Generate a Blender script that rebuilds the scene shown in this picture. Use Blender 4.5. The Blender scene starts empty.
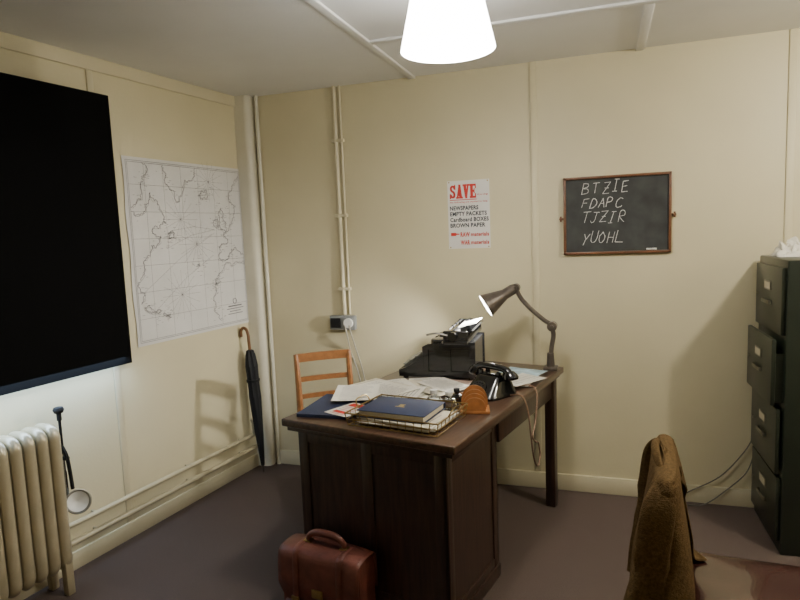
import bpy, bmesh, random
from math import *
from mathutils import Matrix, Vector, noise
random.seed(7)
COL=bpy.context.scene.collection
# ---------------------------------------------------------------- materials
def M(name,col,rough=.5,metal=0.,var=.1,scale=12,stretch=(1,1,1),bump=0.,bscale=120,emit=None,estr=0.,coat=0.,trans=0.,spec=.5,detail=4):
    m=bpy.data.materials.new(name);m.use_nodes=True;nt=m.node_tree;N=nt.nodes;L=nt.links
    b=N['Principled BSDF'];b.inputs['Roughness'].default_value=rough;b.inputs['Metallic'].default_value=metal
    b.inputs['Coat Weight'].default_value=coat;b.inputs['Transmission Weight'].default_value=trans
    b.inputs['Specular IOR Level'].default_value=spec
    tc=N.new('ShaderNodeTexCoord');mp=N.new('ShaderNodeMapping');mp.inputs['Scale'].default_value=stretch
    L.new(tc.outputs['Object'],mp.inputs['Vector'])
    nz=N.new('ShaderNodeTexNoise');nz.inputs['Scale'].default_value=scale;nz.inputs['Detail'].default_value=detail
    L.new(mp.outputs[0],nz.inputs['Vector'])
    cr=N.new('ShaderNodeValToRGB');cr.color_ramp.elements[0].position=.3;cr.color_ramp.elements[1].position=.7
    cr.color_ramp.elements[0].color=tuple(c*(1-var) for c in col)+(1,)
    cr.color_ramp.elements[1].color=tuple(min(1,c*(1+var)) for c in col)+(1,)
    L.new(nz.outputs['Fac'],cr.inputs['Fac']);L.new(cr.outputs[0],b.inputs['Base Color'])
    if bump:
        n2=N.new('ShaderNodeTexNoise');n2.inputs['Scale'].default_value=bscale;n2.inputs['Detail'].default_value=3
        L.new(mp.outputs[0],n2.inputs['Vector'])
        bp=N.new('ShaderNodeBump');bp.inputs['Strength'].default_value=bump;bp.inputs['Distance'].default_value=.004
        L.new(n2.outputs['Fac'],bp.inputs['Height']);L.new(bp.outputs[0],b.inputs['Normal'])
    if emit: b.inputs['Emission Color'].default_value=emit+(1,);b.inputs['Emission Strength'].default_value=estr
    return m
wallm=M('cream_wall_paint',(.61,.553,.365),.5,var=.06,scale=1.6,bump=.15,bscale=60)
ceilm=M('ceiling_paint',(.80,.80,.79),.7,var=.04,scale=2,bump=.1,bscale=50)
trimm=M('cream_gloss_trim',(.63,.575,.40),.35,var=.04,scale=5)
pipem=M('aged_cream_pipe_paint',(.50,.44,.29),.3,var=.08,scale=9,coat=.2)
boxm=M('pale_boxing_paint',(.63,.60,.48),.35,var=.05,scale=5,coat=.1)
carpet=M('brown_carpet',(.112,.084,.073),.95,var=.28,scale=260,bump=.6,bscale=500,spec=.1)
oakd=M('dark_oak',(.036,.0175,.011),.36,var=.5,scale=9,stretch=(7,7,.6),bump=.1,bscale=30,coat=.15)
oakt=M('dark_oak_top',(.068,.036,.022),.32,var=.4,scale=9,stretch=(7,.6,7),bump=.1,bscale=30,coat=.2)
oakl=M('light_oak',(.27,.115,.04),.35,var=.2,scale=12,stretch=(3,3,3),coat=.2)
rackm=M('orange_varnished_wood',(.38,.15,.045),.3,var=.2,scale=12,stretch=(3,3,3),coat=.3)
blackm=M('black_enamel',(.012,.012,.013),.22,var=.2,scale=20,coat=.5)
blackr=M('matt_black',(.012,.012,.013),.6,var=.2,spec=.2)
bake=M('black_bakelite',(.006,.006,.007),.14,var=.1,coat=.5)
keym=M('key_top_grey',(.22,.22,.20),.3,var=.3,scale=60)
chrome=M('worn_chrome',(.55,.55,.53),.25,metal=1,var=.1,scale=30)
nickel=M('dull_nickel',(.26,.25,.21),.42,metal=.9,var=.2,scale=30)
steel=M('dark_typebar_steel',(.07,.07,.07),.4,metal=.8,var=.2,scale=30)
blindm=M('black_blind_fabric',(.0045,.0045,.0045),.95,var=.2,scale=200,spec=.03,bump=.1,bscale=600)
paper=M('white_paper',(.71,.685,.61),.8,var=.04,scale=8)
paper2=M('yellowed_paper',(.60,.55,.43),.8,var=.06,scale=8)
posterp=M('poster_paper',(.74,.73,.70),.7,var=.03,scale=8)
mapm=M('chart_paper',(.64,.63,.61),.75,var=.05,scale=5)
inkm=M('grey_print_ink',(.15,.15,.16),.8)
redm=M('red_print',(.52,.024,.014),.7)
bluem=M('blue_black_print',(.010,.015,.035),.7)
slate=M('chalkboard_slate',(.035,.038,.037),.75,var=.4,scale=9)
chalk=M('white_chalk',(.56,.56,.54),.95,var=.45,scale=90)
framew=M('blackboard_wood',(.14,.058,.024),.4,var=.25,scale=20,stretch=(1,1,1))
radm=M('radiator_paint',(.46,.40,.265),.28,metal=.25,var=.08,scale=9,coat=.3)
greenm=M('green_enamel',(.015,.021,.0135),.34,var=.2,scale=6,coat=.15)
brass=M('dull_brass',(.35,.25,.10),.35,metal=1)
leather=M('brown_leather',(.135,.038,.024),.46,var=.4,scale=14,bump=.3,bscale=140,coat=.05)
seatl=M('dark_red_leather',(.048,.017,.013),.2,var=.2,scale=5,bump=.12,bscale=120,coat=.7)
wool=M('brown_wool',(.105,.065,.027),.95,var=.3,scale=130,bump=.8,bscale=300,spec=.08)
navy=M('navy_cloth',(.016,.027,.075),.55,var=.12,scale=90,bump=.1,bscale=300)
gold=M('gold_foil',(.5,.36,.12),.4,metal=.6)
pink=M('buff_blotter',(.34,.24,.19),.8,var=.08,scale=10)
mint=M('pale_map_print',(.40,.55,.62),.8,var=.4,scale=14)
gun=M('lamp_grey_brown',(.12,.10,.085),.35,metal=.5,var=.3,scale=20)
grey=M('grey_plastic',(.22,.23,.23),.4)
white=M('white_plastic',(.75,.75,.72),.4)
cordm=M('brown_braided_cord',(.24,.15,.10),.8,var=.3,scale=200)
greyc=M('pale_cable',(.35,.33,.27),.5)
darkc=M('dark_grey_cable',(.13,.12,.10),.5)
cane=M('brown_cane',(.16,.075,.03),.35,var=.2)
ubl=M('umbrella_fabric',(.008,.008,.009),.75)
glass=M('clear_glass',(.85,.9,.9),.03,trans=1.,var=.01)
shade_m=M('opal_shade',(.85,.85,.82),.5,var=.01,emit=(1.,.97,.91),estr=17.0)
bulbm=M('lit_bulb',(1,1,1),.5,var=.0,emit=(1.,.93,.8),estr=30.)
lampin=M('lamp_reflector_white',(.8,.8,.78),.35,emit=(1.,.97,.92),estr=8)
paneM=M('daylight_glass',(.5,.6,.7),.2,emit=(.6,.75,1.),estr=1.5)
# ---------------------------------------------------------------- mesh helpers
def nb(): return bmesh.new()
def T(*v): return Matrix.Translation(v)
def box(bm,c,s,rot=None,bev=0,seg=2):
    mt=T(*c)@(rot.to_4x4() if rot is not None else Matrix.Identity(4))@Matrix.Diagonal((s[0],s[1],s[2],1))
    r=bmesh.ops.create_cube(bm,size=1,matrix=mt)
    if bev>0:
        es=list({e for v in r['verts'] for e in v.link_edges})
        bmesh.ops.bevel(bm,geom=es,offset=bev,segments=seg,profile=.5,affect='EDGES',clamp_overlap=True)
def bx(bm,a,b,bev=0,seg=2):
    box(bm,[(a[i]+b[i])/2 for i in range(3)],[abs(b[i]-a[i]) for i in range(3)],None,bev,seg)
def frame_from(d):
    d=Vector(d).normalized();a=Vector((0,0,1)) if abs(d.z)<.95 else Vector((1,0,0))
    x=a.cross(d).normalized();y=d.cross(x);return x,y,d
def cyl(bm,p0,p1,r0,r1=None,seg=20):
    if r1 is None:r1=r0
    p0=Vector(p0);p1=Vector(p1);x,y,d=frame_from(p1-p0);A=[];B=[]
    for i in range(seg):
        t=2*pi*i/seg;o=x*cos(t)+y*sin(t);A.append(bm.verts.new(p0+o*r0));B.append(bm.verts.new(p1+o*r1))
    for i in range(seg):
        j=(i+1)%seg;bm.faces.new((A[i],A[j],B[j],B[i]))
    bm.faces.new(A[::-1]);bm.faces.new(B)
def tube(bm,pts,r,seg=10,closed=False,ry=None):
    pts=[Vector(p) for p in pts];n=len(pts);rs=r if isinstance(r,(list,tuple)) else [r]*n
    rings=[];x=None
    for i in range(n):
        if closed:d=pts[(i+1)%n]-pts[i-1]
        else:d=pts[min(i+1,n-1)]-pts[max(i-1,0)]
        d.normalize()
        if x is None:x,y,_=frame_from(d)
        x=(x-d*x.dot(d)).normalized();y=d.cross(x)
        k=1 if ry is None else ry
        rings.append([bm.verts.new(pts[i]+x*cos(2*pi*j/seg)*rs[i]+y*sin(2*pi*j/seg)*rs[i]*k) for j in range(seg)])
    m=n if closed else n-1
    for i in range(m):
        A=rings[i];B=rings[(i+1)%n]
        for j in range(seg):
            k=(j+1)%seg;bm.faces.new((A[j],A[k],B[k],B[j]))
    if not closed:
        bm.faces.new(rings[0][::-1]);bm.faces.new(rings[-1])
def smooth_path(pts,k=6):
    P=[Vector(p) for p in pts];P=[P[0]*2-P[1]]+P+[P[-1]*2-P[-2]];o=[]
    for i in range(1,len(P)-2):
        for j in range(k):
            t=j/k;a,b,c,d=P[i-1:i+3]
            o.append(.5*((2*b)+(c-a)*t+(2*a-5*b+4*c-d)*t*t+(3*b-a-3*c+d)*t**3))
    o.append(P[-2]);return o
def lathe(bm,prof,mt=None,seg=32,mod=None):
    mt=mt or Matrix.Identity(4);R=[]
    for (r,z) in prof:
        R.append([bm.verts.new(mt@Vector((r*(mod(2*pi*j/seg,z) if mod else 1)*cos(2*pi*j/seg),r*(mod(2*pi*j/seg,z) if mod else 1)*sin(2*pi*j/seg),z))) for j in range(seg)])
    for i in range(len(R)-1):
        for j in range(seg):
            k=(j+1)%seg;bm.faces.new((R[i][j],R[i][k],R[i+1][k],R[i+1][j]))
    return R
def loft(bm,rings,closed=True):
    for i in range(len(rings)-1):
        n=len(rings[i])
        for k in range(n if closed else n-1):
            bm.faces.new((rings[i][k],rings[i][(k+1)%n],rings[i+1][(k+1)%n],rings[i+1][k]))
def prism(bm,out,h0,h1,mt=None):
    mt=mt or Matrix.Identity(4)
    A=[bm.verts.new(mt@Vector((p[0],p[1],h0))) for p in out];B=[bm.verts.new(mt@Vector((p[0],p[1],h1))) for p in out]
    n=len(out)
    for i in range(n):
        j=(i+1)%n;bm.faces.new((A[i],A[j],B[j],B[i]))
    bm.faces.new(A[::-1]);bm.faces.new(B)
XZ=Matrix(((1,0,0,0),(0,0,-1,0),(0,1,0,0),(0,0,0,1)))
YZ=Matrix(((0,0,1,0),(1,0,0,0),(0,1,0,0),(0,0,0,1)))
XZY=Matrix(((1,0,0,0),(0,0,1,0),(0,1,0,0),(0,0,0,1)))
def fin(bm,name,mat,parent=None,smooth=True,ang=35,label=None,cat=None,kind=None,mt=None,group=None):
    bmesh.ops.recalc_face_normals(bm,faces=bm.faces)
    me=bpy.data.meshes.new(name);bm.to_mesh(me);bm.free();me.materials.append(mat)
    if smooth:
        me.shade_smooth();me.set_sharp_from_angle(angle=radians(ang))
    o=bpy.data.objects.new(name,me);COL.objects.link(o)
    if parent:o.parent=parent
    if mt is not None:o.matrix_world=mt
    if label:o['label']=label
    if cat:o['category']=cat
    if kind:o['kind']=kind
    if group:o['group']=group
    return o
def root(name,loc,rz,label,cat,mt=None,group=None):
    e=bpy.data.objects.new(name,None);COL.objects.link(e);e.empty_display_size=.1
    e.matrix_world=mt if mt is not None else T(*loc)@Matrix.Rotation(radians(rz),4,'Z')
    e['label']=label;e['category']=cat
    if group:e['group']=group
    return e
def sstep(x): x=max(0,min(1,x));return x*x*(3-2*x)
S=lambda name,bm,mat,**k: fin(bm,name,mat,kind='structure',**k)
# ---------------------------------------------------------------- jacket (cloth drape settled over the chair back)
CM=T(.42,1.79,0)@Matrix.Rotation(radians(-4),4,'Z')
JO=Vector((-.256,0,.3))
def drape():
    bm=nb();rings=[]
    for (z,xc,hx,hy) in ((.842,-.255,.006,.15),(.838,-.255,.018,.185),(.815,-.255,.026,.20),(.70,-.254,.046,.210),(.55,-.254,.074,.222),(.30,-.260,.090,.235)):
        rings.append([bm.verts.new((xc+hx*abs(cos(t))**.6*(1 if cos(t)>0 else -1),hy*abs(sin(t))**.6*(1 if sin(t)>0 else -1),z)) for t in [2*pi*k/40 for k in range(40)]])
    loft(bm,rings);bm.faces.new(rings[0])
    bmesh.ops.create_cube(bm,size=1,matrix=T(.0,0,.44)@Matrix.Diagonal((.47,.47,.07,1)))
    me=bpy.data.meshes.new('drape_form');bmesh.ops.recalc_face_normals(bm,faces=bm.faces);bm.to_mesh(me);bm.free()
    back=bpy.data.objects.new('drape_form',me);COL.objects.link(back);back.matrix_world=CM
    back.modifiers.new('col','COLLISION');back.collision.thickness_outer=.004;back.collision.cloth_friction=20
    NT=112;NZ=50;bm=nb();rings=[];gap=.12
    for i in range(NZ+1):
        s=i/NZ;e=min(1,s/.16);q=(max(0,1-(1-e)**2))**.5;ring=[]
        for k in range(NT+1):
            t=gap+(2*pi-2*gap)*k/NT;ca=cos(t);sa=sin(t)
            L=.54-.16*sstep((ca+.1)/.6)
            bw=.10+.130*q+.045*s;aw=.030+.026*q+.074*s
            f=(.20*sin(6*t+1+.6*s)+.13*sin(13*t+.5))*sstep(s*1.4)
            ring.append(bm.verts.new((-.256+aw*ca*(1+f),bw*sa*(1+.3*f),.872-.030*(abs(sa)**2)-L*s)))
        rings.append(ring)
    loft(bm,rings,False);top=rings[0];n=len(top)
    for k in range(n//2):
        a,b_,c,d=top[k],top[k+1],top[n-2-k],top[n-1-k]
        if len({a,b_,c,d})==4: bm.faces.new((a,b_,c,d))
    bmesh.ops.recalc_face_normals(bm,faces=bm.faces)
    me=bpy.data.meshes.new('j');bm.to_mesh(me);bm.free()
    body=bpy.data.objects.new('j',me);COL.objects.link(body);body.matrix_world=CM
    m=body.modifiers.new('cloth','CLOTH');s=m.settings;s.quality=6;s.mass=.4
    s.tension_stiffness=30;s.compression_stiffness=30;s.shear_stiffness=10;s.bending_stiffness=1.5;s.air_damping=2
    m.collision_settings.distance_min=.004;m.collision_settings.collision_quality=3;m.collision_settings.use_self_collision=False
    F_=26;m.point_cache.frame_start=1;m.point_cache.frame_end=F_+1
    sc=bpy.context.scene
    for f in range(1,F_+1): sc.frame_set(f)
    dg=bpy.context.evaluated_depsgraph_get();me=bpy.data.meshes.new_from_object(body.evaluated_get(dg))
    bpy.data.objects.remove(body);bpy.data.objects.remove(back);sc.frame_set(1)
    return me
jme=drape();jme.name='jacket_body'
r=root('jacket',(0,0,0),0,'brown woollen jacket draped over the back of the chair','jacket',mt=CM@T(*JO))
jme.transform(T(*(-JO)));jme.materials.clear();jme.materials.append(wool)
for p_ in jme.polygons:p_.use_smooth=True
o=bpy.data.objects.new('jacket_body',jme);COL.objects.link(o);o.parent=r
x=o.modifiers.new('s','SOLIDIFY');x.thickness=.006;x=o.modifiers.new('u','SUBSURF');x.levels=1;x.render_levels=1
for sg in (-1,1):
    b=nb();rings=[]
    P=smooth_path([(-.258,sg*.135,.838),(-.264,sg*.180,.822),(-.276,sg*.214,.765),(-.288,sg*.228,.67),(-.298,sg*.234,.56),(-.316,sg*.236,.44),(-.326,sg*.234,.345)],10)
    K=len(P)-1
    for i in range(K+1):
        c=P[i]-JO;d=(P[min(i+1,K)]-P[max(i-1,0)]).normalized();ax=Vector((1,0,0));ay=d.cross(ax).normalized();w=i/K
        rr=.012+.026*sstep(w/.35)-.003*w;ring=[]
        for k in range(48):
            t=2*pi*k/48;el=exp(-((w-.6)/.13)**2)
            cr=.07*(1-abs(sin(19*w+1.3*cos(t)+.7))*2)*el+.035*noise.noise(Vector((cos(t)*1.6,sin(t)*1.6,w*7+sg)))+.05*noise.noise(Vector((cos(t)*5,sin(t)*5,w*5)))
            ring.append(b.verts.new(c+ax*rr*(1+cr)*cos(t)*1.15+ay*rr*.42*(1+cr)*sin(t)))
        rings.append(ring)
    loft(b,rings);b.faces.new(rings[0]);b.faces.new(rings[-1])
    fin(b,'sleeve',wool,r,ang=80)
b=nb();P=[(-.258-.024*sin(t),.105*cos(t),.868-.030*abs(cos(t))**2) for t in [pi*k/24 for k in range(25)]]
tube(b,[Vector(q)-JO for q in P],[.004+.007*sin(pi*k/24) for k in range(25)],14,ry=1.3);fin(b,'collar',wool,r,ang=180)
# ---------------------------------------------------------------- room
H=2.39;LD=Vector((.1167,.9932,0));LN=Vector((.9932,-.1167,0))
def LW(Y,off=0,z=0):
    p=Vector((-2.18,3.45,0))+LD*((Y-3.45)/.9932)+LN*off;p.z=z;return p
LM=Matrix(((LD.x,0,LN.x,0),(LD.y,0,LN.y,0),(0,1,0,0),(0,0,0,1)))
def LWM(Y,off,z): return T(*LW(Y,off,z))@LM
BM=Matrix(((1,0,0,0),(0,0,-1,0),(0,1,0,0),(0,0,0,1)))
def BWM(x,off,z): return T(x,3.45-off,z)@BM
b=nb();bx(b,(-3.2,-1.4,-.1),(2.6,3.7,0));S('floor',b,carpet,smooth=False)
b=nb();bx(b,(-3.2,-1.4,H),(2.6,3.7,H+.1));S('ceiling',b,ceilm,smooth=False)
b=nb();bx(b,(-3.0,3.45,0),(2.6,3.6,H));S('wall_back',b,wallm,smooth=False)
b=nb();bx(b,(2.3,-1.3,0),(2.45,3.45,H));S('wall_right',b,wallm,smooth=False)
b=nb();bx(b,(-3.0,-1.35,0),(2.45,-1.2,H));S('wall_front',b,wallm,smooth=False)
b=nb();bx(b,(-4.9,0,-.12),(0,H,0));S('wall_left',b,wallm,smooth=False,mt=LWM(3.45,0,0))
b=nb();bx(b,(-4.8,0,0),(0,.085,.012),.003);S('baseboard_left',b,trimm,mt=LWM(3.45,0,0))
b=nb();bx(b,(-2.07,3.432,0),(2.3,3.45,.095),.004);S('baseboard_back',b,trimm)
n=1
def trim(bm,mat=trimm,mt=None):
    global n
    S('trim_%d'%n,bm,mat,mt=mt);n+=1
b=nb();bx(b,(-4.8,2.325,0),(0,2.39,.012),.003);trim(b,mt=LWM(3.45,0,0))
b=nb();bx(b,(-1.12,.085,0),(-1.085,2.325,.008),.003);trim(b,mt=LWM(3.45,0,0))
b=nb();bx(b,(-.375,3.442,.095),(-.34,3.45,H),.003);trim(b,wallm)
b=nb();bx(b,(.845,3.442,.095),(.88,3.45,H),.003);trim(b,wallm)
b=nb();bx(b,(-1.06,-1.2,H-.012),(-1.02,3.45,H),.003);trim(b,ceilm)
b=nb();bx(b,(-1.02,2.72,H-.012),(2.3,2.76,H),.003);trim(b,ceilm)
b=nb();bx(b,(.161,2.76,H-.012),(.201,3.45,H),.003);trim(b,ceilm)
b=nb();rc=.035
prism(b,[(-2.20,3.372)]+[(-2.090-rc+rc*sin(t*pi/16),3.372+rc-rc*cos(t*pi/16)) for t in range(9)]+[(-2.090,3.46),(-2.20,3.46)],0,H);trim(b,boxm)
b=nb();cyl(b,(-2.062,3.431,0),(-2.062,3.431,H),.013);trim(b,boxm)
b=nb()
for a in ((-1.5,-1.45,.0,1.2),(-.1,-.05,.0,1.2),(-.8,-.77,.0,1.2)): bx(b,(a[0],a[2],0),(a[1],a[3],.02),.003)
bx(b,(-1.5,0,0),(-.05,.05,.02),.003);bx(b,(-1.5,1.15,0),(-.05,1.2,.02),.003);bx(b,(-1.5,.58,0),(-.05,.61,.02),.003)
w=S('window_1',b,trimm,mt=LWM(2.42,0,.97))
b=nb();bx(b,(-1.45,.05,.002),(-.1,1.15,.006));p=fin(b,'window_glass',paneM,w)
# ---------------------------------------------------------------- blind
r=root('roller_blind',(0,0,0),0,'black fabric blackout blind pulled down over the window','blind',mt=LWM(2.408,.055,.908))
b=nb();bx(b,(-1.55,.008,-.001),(0,1.300,.001));fin(b,'blind_fabric',blindm,r,smooth=False)
b=nb();bx(b,(-1.55,0,-.0030),(0,.010,.0012));fin(b,'bottom_bar',blindm,r,smooth=False)
b=nb();bx(b,(-1.55,1.28,-.03),(0,1.303,.0));fin(b,'headrail',blackr,r,smooth=False)
# ---------------------------------------------------------------- wall map
r=root('wall_map',(0,0,0),0,'large white printed sea chart pinned to the cream wall','map',mt=LWM(2.495,.003,.965))
b=nb();W_,H_=.895,.978
g=[[b.verts.new((W_*i/16+ (0.004*sin(j)),H_*j/16,.002+.003*abs(noise.noise(Vector((i*.4,j*.4,3)))))) for j in range(17)] for i in range(17)]
for i in range(16):
    for j in range(16): b.faces.new((g[i][j],g[i+1][j],g[i+1][j+1],g[i][j+1]))
o=fin(b,'chart_sheet',mapm,r);
LC=0
def line2(bm,pts,w,z):
    global LC
    for i in range(len(pts)-1):
        p=Vector(pts[i]+(0,));q=Vector(pts[i+1]+(0,));d=(q-p)
        if d.length<1e-5:continue
        LC+=1
        nn=Vector((-d.y,d.x,0)).normalized()*w/2;e=d.normalized()*w*.3
        vs=[bm.verts.new(v+Vector((0,0,z+(LC%41)*1.5e-5))) for v in (p-e-nn,q+e-nn,q+e+nn,p-e+nn)];bm.faces.new(vs)
def fract(pts,lev=5,amp=.26):
    for _ in range(lev):
        o=[pts[0]]
        for i in range(len(pts)-1):
            a=pts[i];c=pts[i+1];dx=c[0]-a[0];dy=c[1]-a[1];k=random.uniform(-amp,amp)
            o+=[((a[0]+c[0])/2-dy*k,(a[1]+c[1])/2+dx*k),c]
        pts=o
    return pts
b=nb();z=.0065
for fr in (.018,.026): line2(b,[(fr,fr),(W_-fr,fr),(W_-fr,H_-fr),(fr,H_-fr),(fr,fr)],.0018,z)
for i in range(1,7):
    line2(b,[(W_*i/7,.026),(W_*i/7,H_-.026)],.0011,z);line2(b,[(.026,H_*i/7),(W_-.026,H_*i/7)],.0011,z)
coasts=[[(.03,.72),(.07,.76),(.10,.84),(.14,.90),(.12,.95)],
[(.03,.70),(.08,.68),(.12,.74),(.16,.80),(.20,.76),(.23,.70),(.25,.64),(.20,.61),(.15,.60),(.18,.57),(.21,.57),(.19,.53),(.14,.52),(.11,.47),(.08,.44),(.085,.40),(.06,.36),(.045,.30),(.06,.25),(.04,.22)],
[(.26,.585),(.29,.60),(.30,.565),(.27,.555),(.26,.585)],
[(.26,.95),(.27,.88),(.30,.82),(.335,.76),(.37,.79),(.40,.85),(.45,.88),(.50,.95)],
[(.515,.80),(.545,.825),(.59,.81),(.58,.785),(.545,.775),(.515,.80)],
[(.665,.62),(.675,.66),(.665,.70),(.69,.73),(.71,.70),(.705,.67),(.73,.64),(.735,.61),(.69,.60),(.665,.62)],
[(.63,.62),(.635,.66),(.66,.665),(.655,.625),(.63,.62)],
[(.87,.93),(.83,.90),(.80,.85),(.77,.80),(.775,.765),(.80,.755),(.815,.72),(.80,.69),(.79,.66),(.76,.63),(.74,.59),(.70,.58),(.715,.55),(.72,.51),(.67,.505),(.65,.50),(.645,.44),(.66,.415),(.70,.41),(.73,.44),(.76,.48),(.80,.49),(.83,.46),(.87,.44)],
[(.87,.38),(.80,.40),(.72,.395),(.685,.38),(.66,.345),(.625,.31),(.60,.26),(.575,.20),(.58,.13),(.60,.09),(.64,.06)],
[(.46,.40),(.475,.405),(.48,.395),(.46,.40)],[(.60,.28),(.61,.285),(.615,.275),(.60,.28)],[(.06,.20),(.12,.18),(.17,.17),(.15,.155),(.08,.18),(.06,.20)],[(.18,.15),(.23,.145),(.22,.13),(.18,.15)]]
for c in coasts:
    f_=fract(c,4,.36);line2(b,f_,.0022,z)
    line2(b,[(p[0]+random.uniform(.003,.010)*random.choice((-1,1)),p[1]-random.uniform(.003,.010)) for p in f_[::5]],.0012,z)
for _ in range(380):
    c=random.choice(coasts);p=random.choice(c);x=p[0]+random.gauss(0,.028);y=p[1]+random.gauss(0,.028)
    if .04<x<W_-.05 and .04<y<H_-.04: line2(b,[(x,y),(x+random.uniform(.006,.020),y+random.uniform(-.003,.003))],.0013,z)
for k in ((.47,.52,.14),(.60,.88,.12),(.36,.66,.13),(.33,.24,.14)):
    for a in range(16):
        line2(b,[(k[0],k[1]),(k[0]+k[2]*cos(a*pi/8),k[1]+k[2]*sin(a*pi/8))],.0008,z)
for (x0_,y0_,x1_,y1_) in ((.07,.28,.62,.58),(.62,.60,.30,.60),(.13,.17,.60,.45),(.62,.60,.24,.50)):
    line2(b,[(x0_,y0_),((x0_+x1_)/2,(y0_+y1_)/2+.02),(x1_,y1_)],.0010,z)
for i,wd in enumerate((.12,.15,.10,.13)): line2(b,[(.76-wd/2,.125-.016*i),(.76+wd/2,.125-.016*i)],.007 if i==0 else .004,z)
tube(b,[(.76+.016*cos(t*pi/8),.155+.016*sin(t*pi/8),z) for t in range(16)],.0018,4,True)
fin(b,'printed_coastline',inkm,r,smooth=False)
# ---------------------------------------------------------------- text helper
def text(parent,name,body,x0,y0,x1,y1,mat,z=.002,bold=0.,shear=0.):
    cu=bpy.data.curves.new(name,'FONT');cu.body=body;cu.size=1;cu.offset=bold;cu.shear=shear;cu.resolution_u=3
    cu.space_character=1+bold*1.9
    t=bpy.data.objects.new(name,cu);COL.objects.link(t);bpy.context.view_layer.update()
    dg=bpy.context.evaluated_depsgraph_get();me=bpy.data.meshes.new_from_object(t.evaluated_get(dg));bpy.data.objects.remove(t)
    xs=[v.co.x for v in me.vertices];ys=[v.co.y for v in me.vertices];a,c,d,e=min(xs),max(xs),min(ys),max(ys)
    for v in me.vertices: v.co=((v.co.x-a)/(c-a)*(x1-x0)+x0,(v.co.y-d)/(e-d)*(y1-y0)+y0,z)
    me.materials.clear();me.materials.append(mat);me.name=name
    o=bpy.data.objects.new(name,me);COL.objects.link(o);o.parent=parent;return o
# ---------------------------------------------------------------- poster
r=root('poster',(0,0,0),0,'white wartime salvage poster with red and dark lettering','poster',mt=BWM(-.852,-.0005,1.397))
b=nb();bx(b,(0,0,0),(.243,.388,.0012));fin(b,'poster_sheet',posterp,r,smooth=False)
PC=0
def poly(bm,pts,z=.0018):
    global PC
    PC+=1;bm.faces.new([bm.verts.new((p[0],p[1],z+(PC%23)*2e-5)) for p in pts])
def slab(ch,xa,xb,ya,yb):
    w=xb-xa;h=yb-ya;X=lambda u:xa+u*w;Y=lambda v:ya+v*h;b=nb()
    R=lambda u0,v0,u1,v1:poly(b,[(X(u0),Y(v0)),(X(u1),Y(v0)),(X(u1),Y(v1)),(X(u0),Y(v1))])
    Q=lambda *p:poly(b,[(X(q[0]),Y(q[1])) for q in p])
    if ch=='S':
        P=[(.78,.72),(.70,.85),(.48,.88),(.29,.83),(.24,.70),(.34,.58),(.55,.50),(.72,.40),(.76,.26),(.68,.14),(.46,.12),(.28,.15),(.20,.28)]
        P=smooth_path([(X(p[0]),Y(p[1]),0) for p in P],4)
        for i in range(len(P)-1):
            p,q=P[i],P[i+1];d=(q-p);nn=Vector((-d.y,d.x,0)).normalized()*w*.16;e=d.normalized()*w*.05
            poly(b,[(v.x,v.y) for v in (p-e-nn,q+e-nn,q+e+nn,p-e+nn)])
        R(.76,.64,.95,1.0);R(.03,0,.22,.36)
    elif ch=='A':
        Q((.06,.05),(.34,.05),(.62,.98),(.40,1.0));Q((.46,.05),(.92,.05),(.68,1),(.34,1));R(.25,.20,.7,.34);R(-.04,0,.42,.13);R(.44,0,1.04,.13)
    elif ch=='V':
        Q((.06,.95),(.52,.95),(.68,.0),(.34,0));Q((.66,.95),(.92,.95),(.62,0),(.40,0));R(-.04,.87,.56,1);R(.58,.87,1.04,1)
    else:
        R(.08,0,.50,1);R(0,0,.97,.15);R(0,.85,.97,1);R(.4,.42,.76,.58);R(.62,.32,.76,.68);R(.80,0,.97,.33);R(.80,.67,.97,1)
    fin(b,'poster_heading',redm,r,smooth=False)
for i,ch in enumerate('SAVE'):
    xa=.012+i*.0395;slab(ch,xa,xa+.0375,.286,.366)
b=nb();bx(b,(.012,.277,.0012),(.170,.281,.0018));fin(b,'poster_rule',redm,r,smooth=False)
text(r,'poster_slogan','all your salvage',.174,.298,.234,.310,redm,bold=.015)
text(r,'poster_slogan','the following are wanted to help',.012,.259,.232,.271,redm,bold=.015)
for body,y,x1 in (('NEWSPAPERS',.220,.178),('EMPTY PACKETS',.187,.226),('Cardboard BOXES',.154,.236),('BROWN PAPER',.121,.216)):
    text(r,'poster_list',body,.012,y,x1,y+.0245,bluem,bold=.035)
text(r,'poster_list','RAW',.070,.067,.125,.094,redm,bold=.04);text(r,'poster_list','materials',.131,.069,.236,.092,redm,bold=.03)
text(r,'poster_list','WAR',.070,.021,.125,.048,redm,bold=.04);text(r,'poster_list','materials',.131,.023,.236,.046,redm,bold=.03)
b=nb();prism(b,[(.014,.074),(.044,.074),(.046,.080),(.064,.081),(.064,.086),(.046,.088),(.040,.092),(.014,.092)],.0012,.002);fin(b,'pointing_hand',redm,r,smooth=False)
for q in ((.01,.008),(.233,.008),(.01,.380),(.233,.380)):
    b=nb();cyl(b,(q[0],q[1],.001),(q[0],q[1],.003),.004,seg=10);fin(b,'drawing_pin',brass,r)
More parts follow.
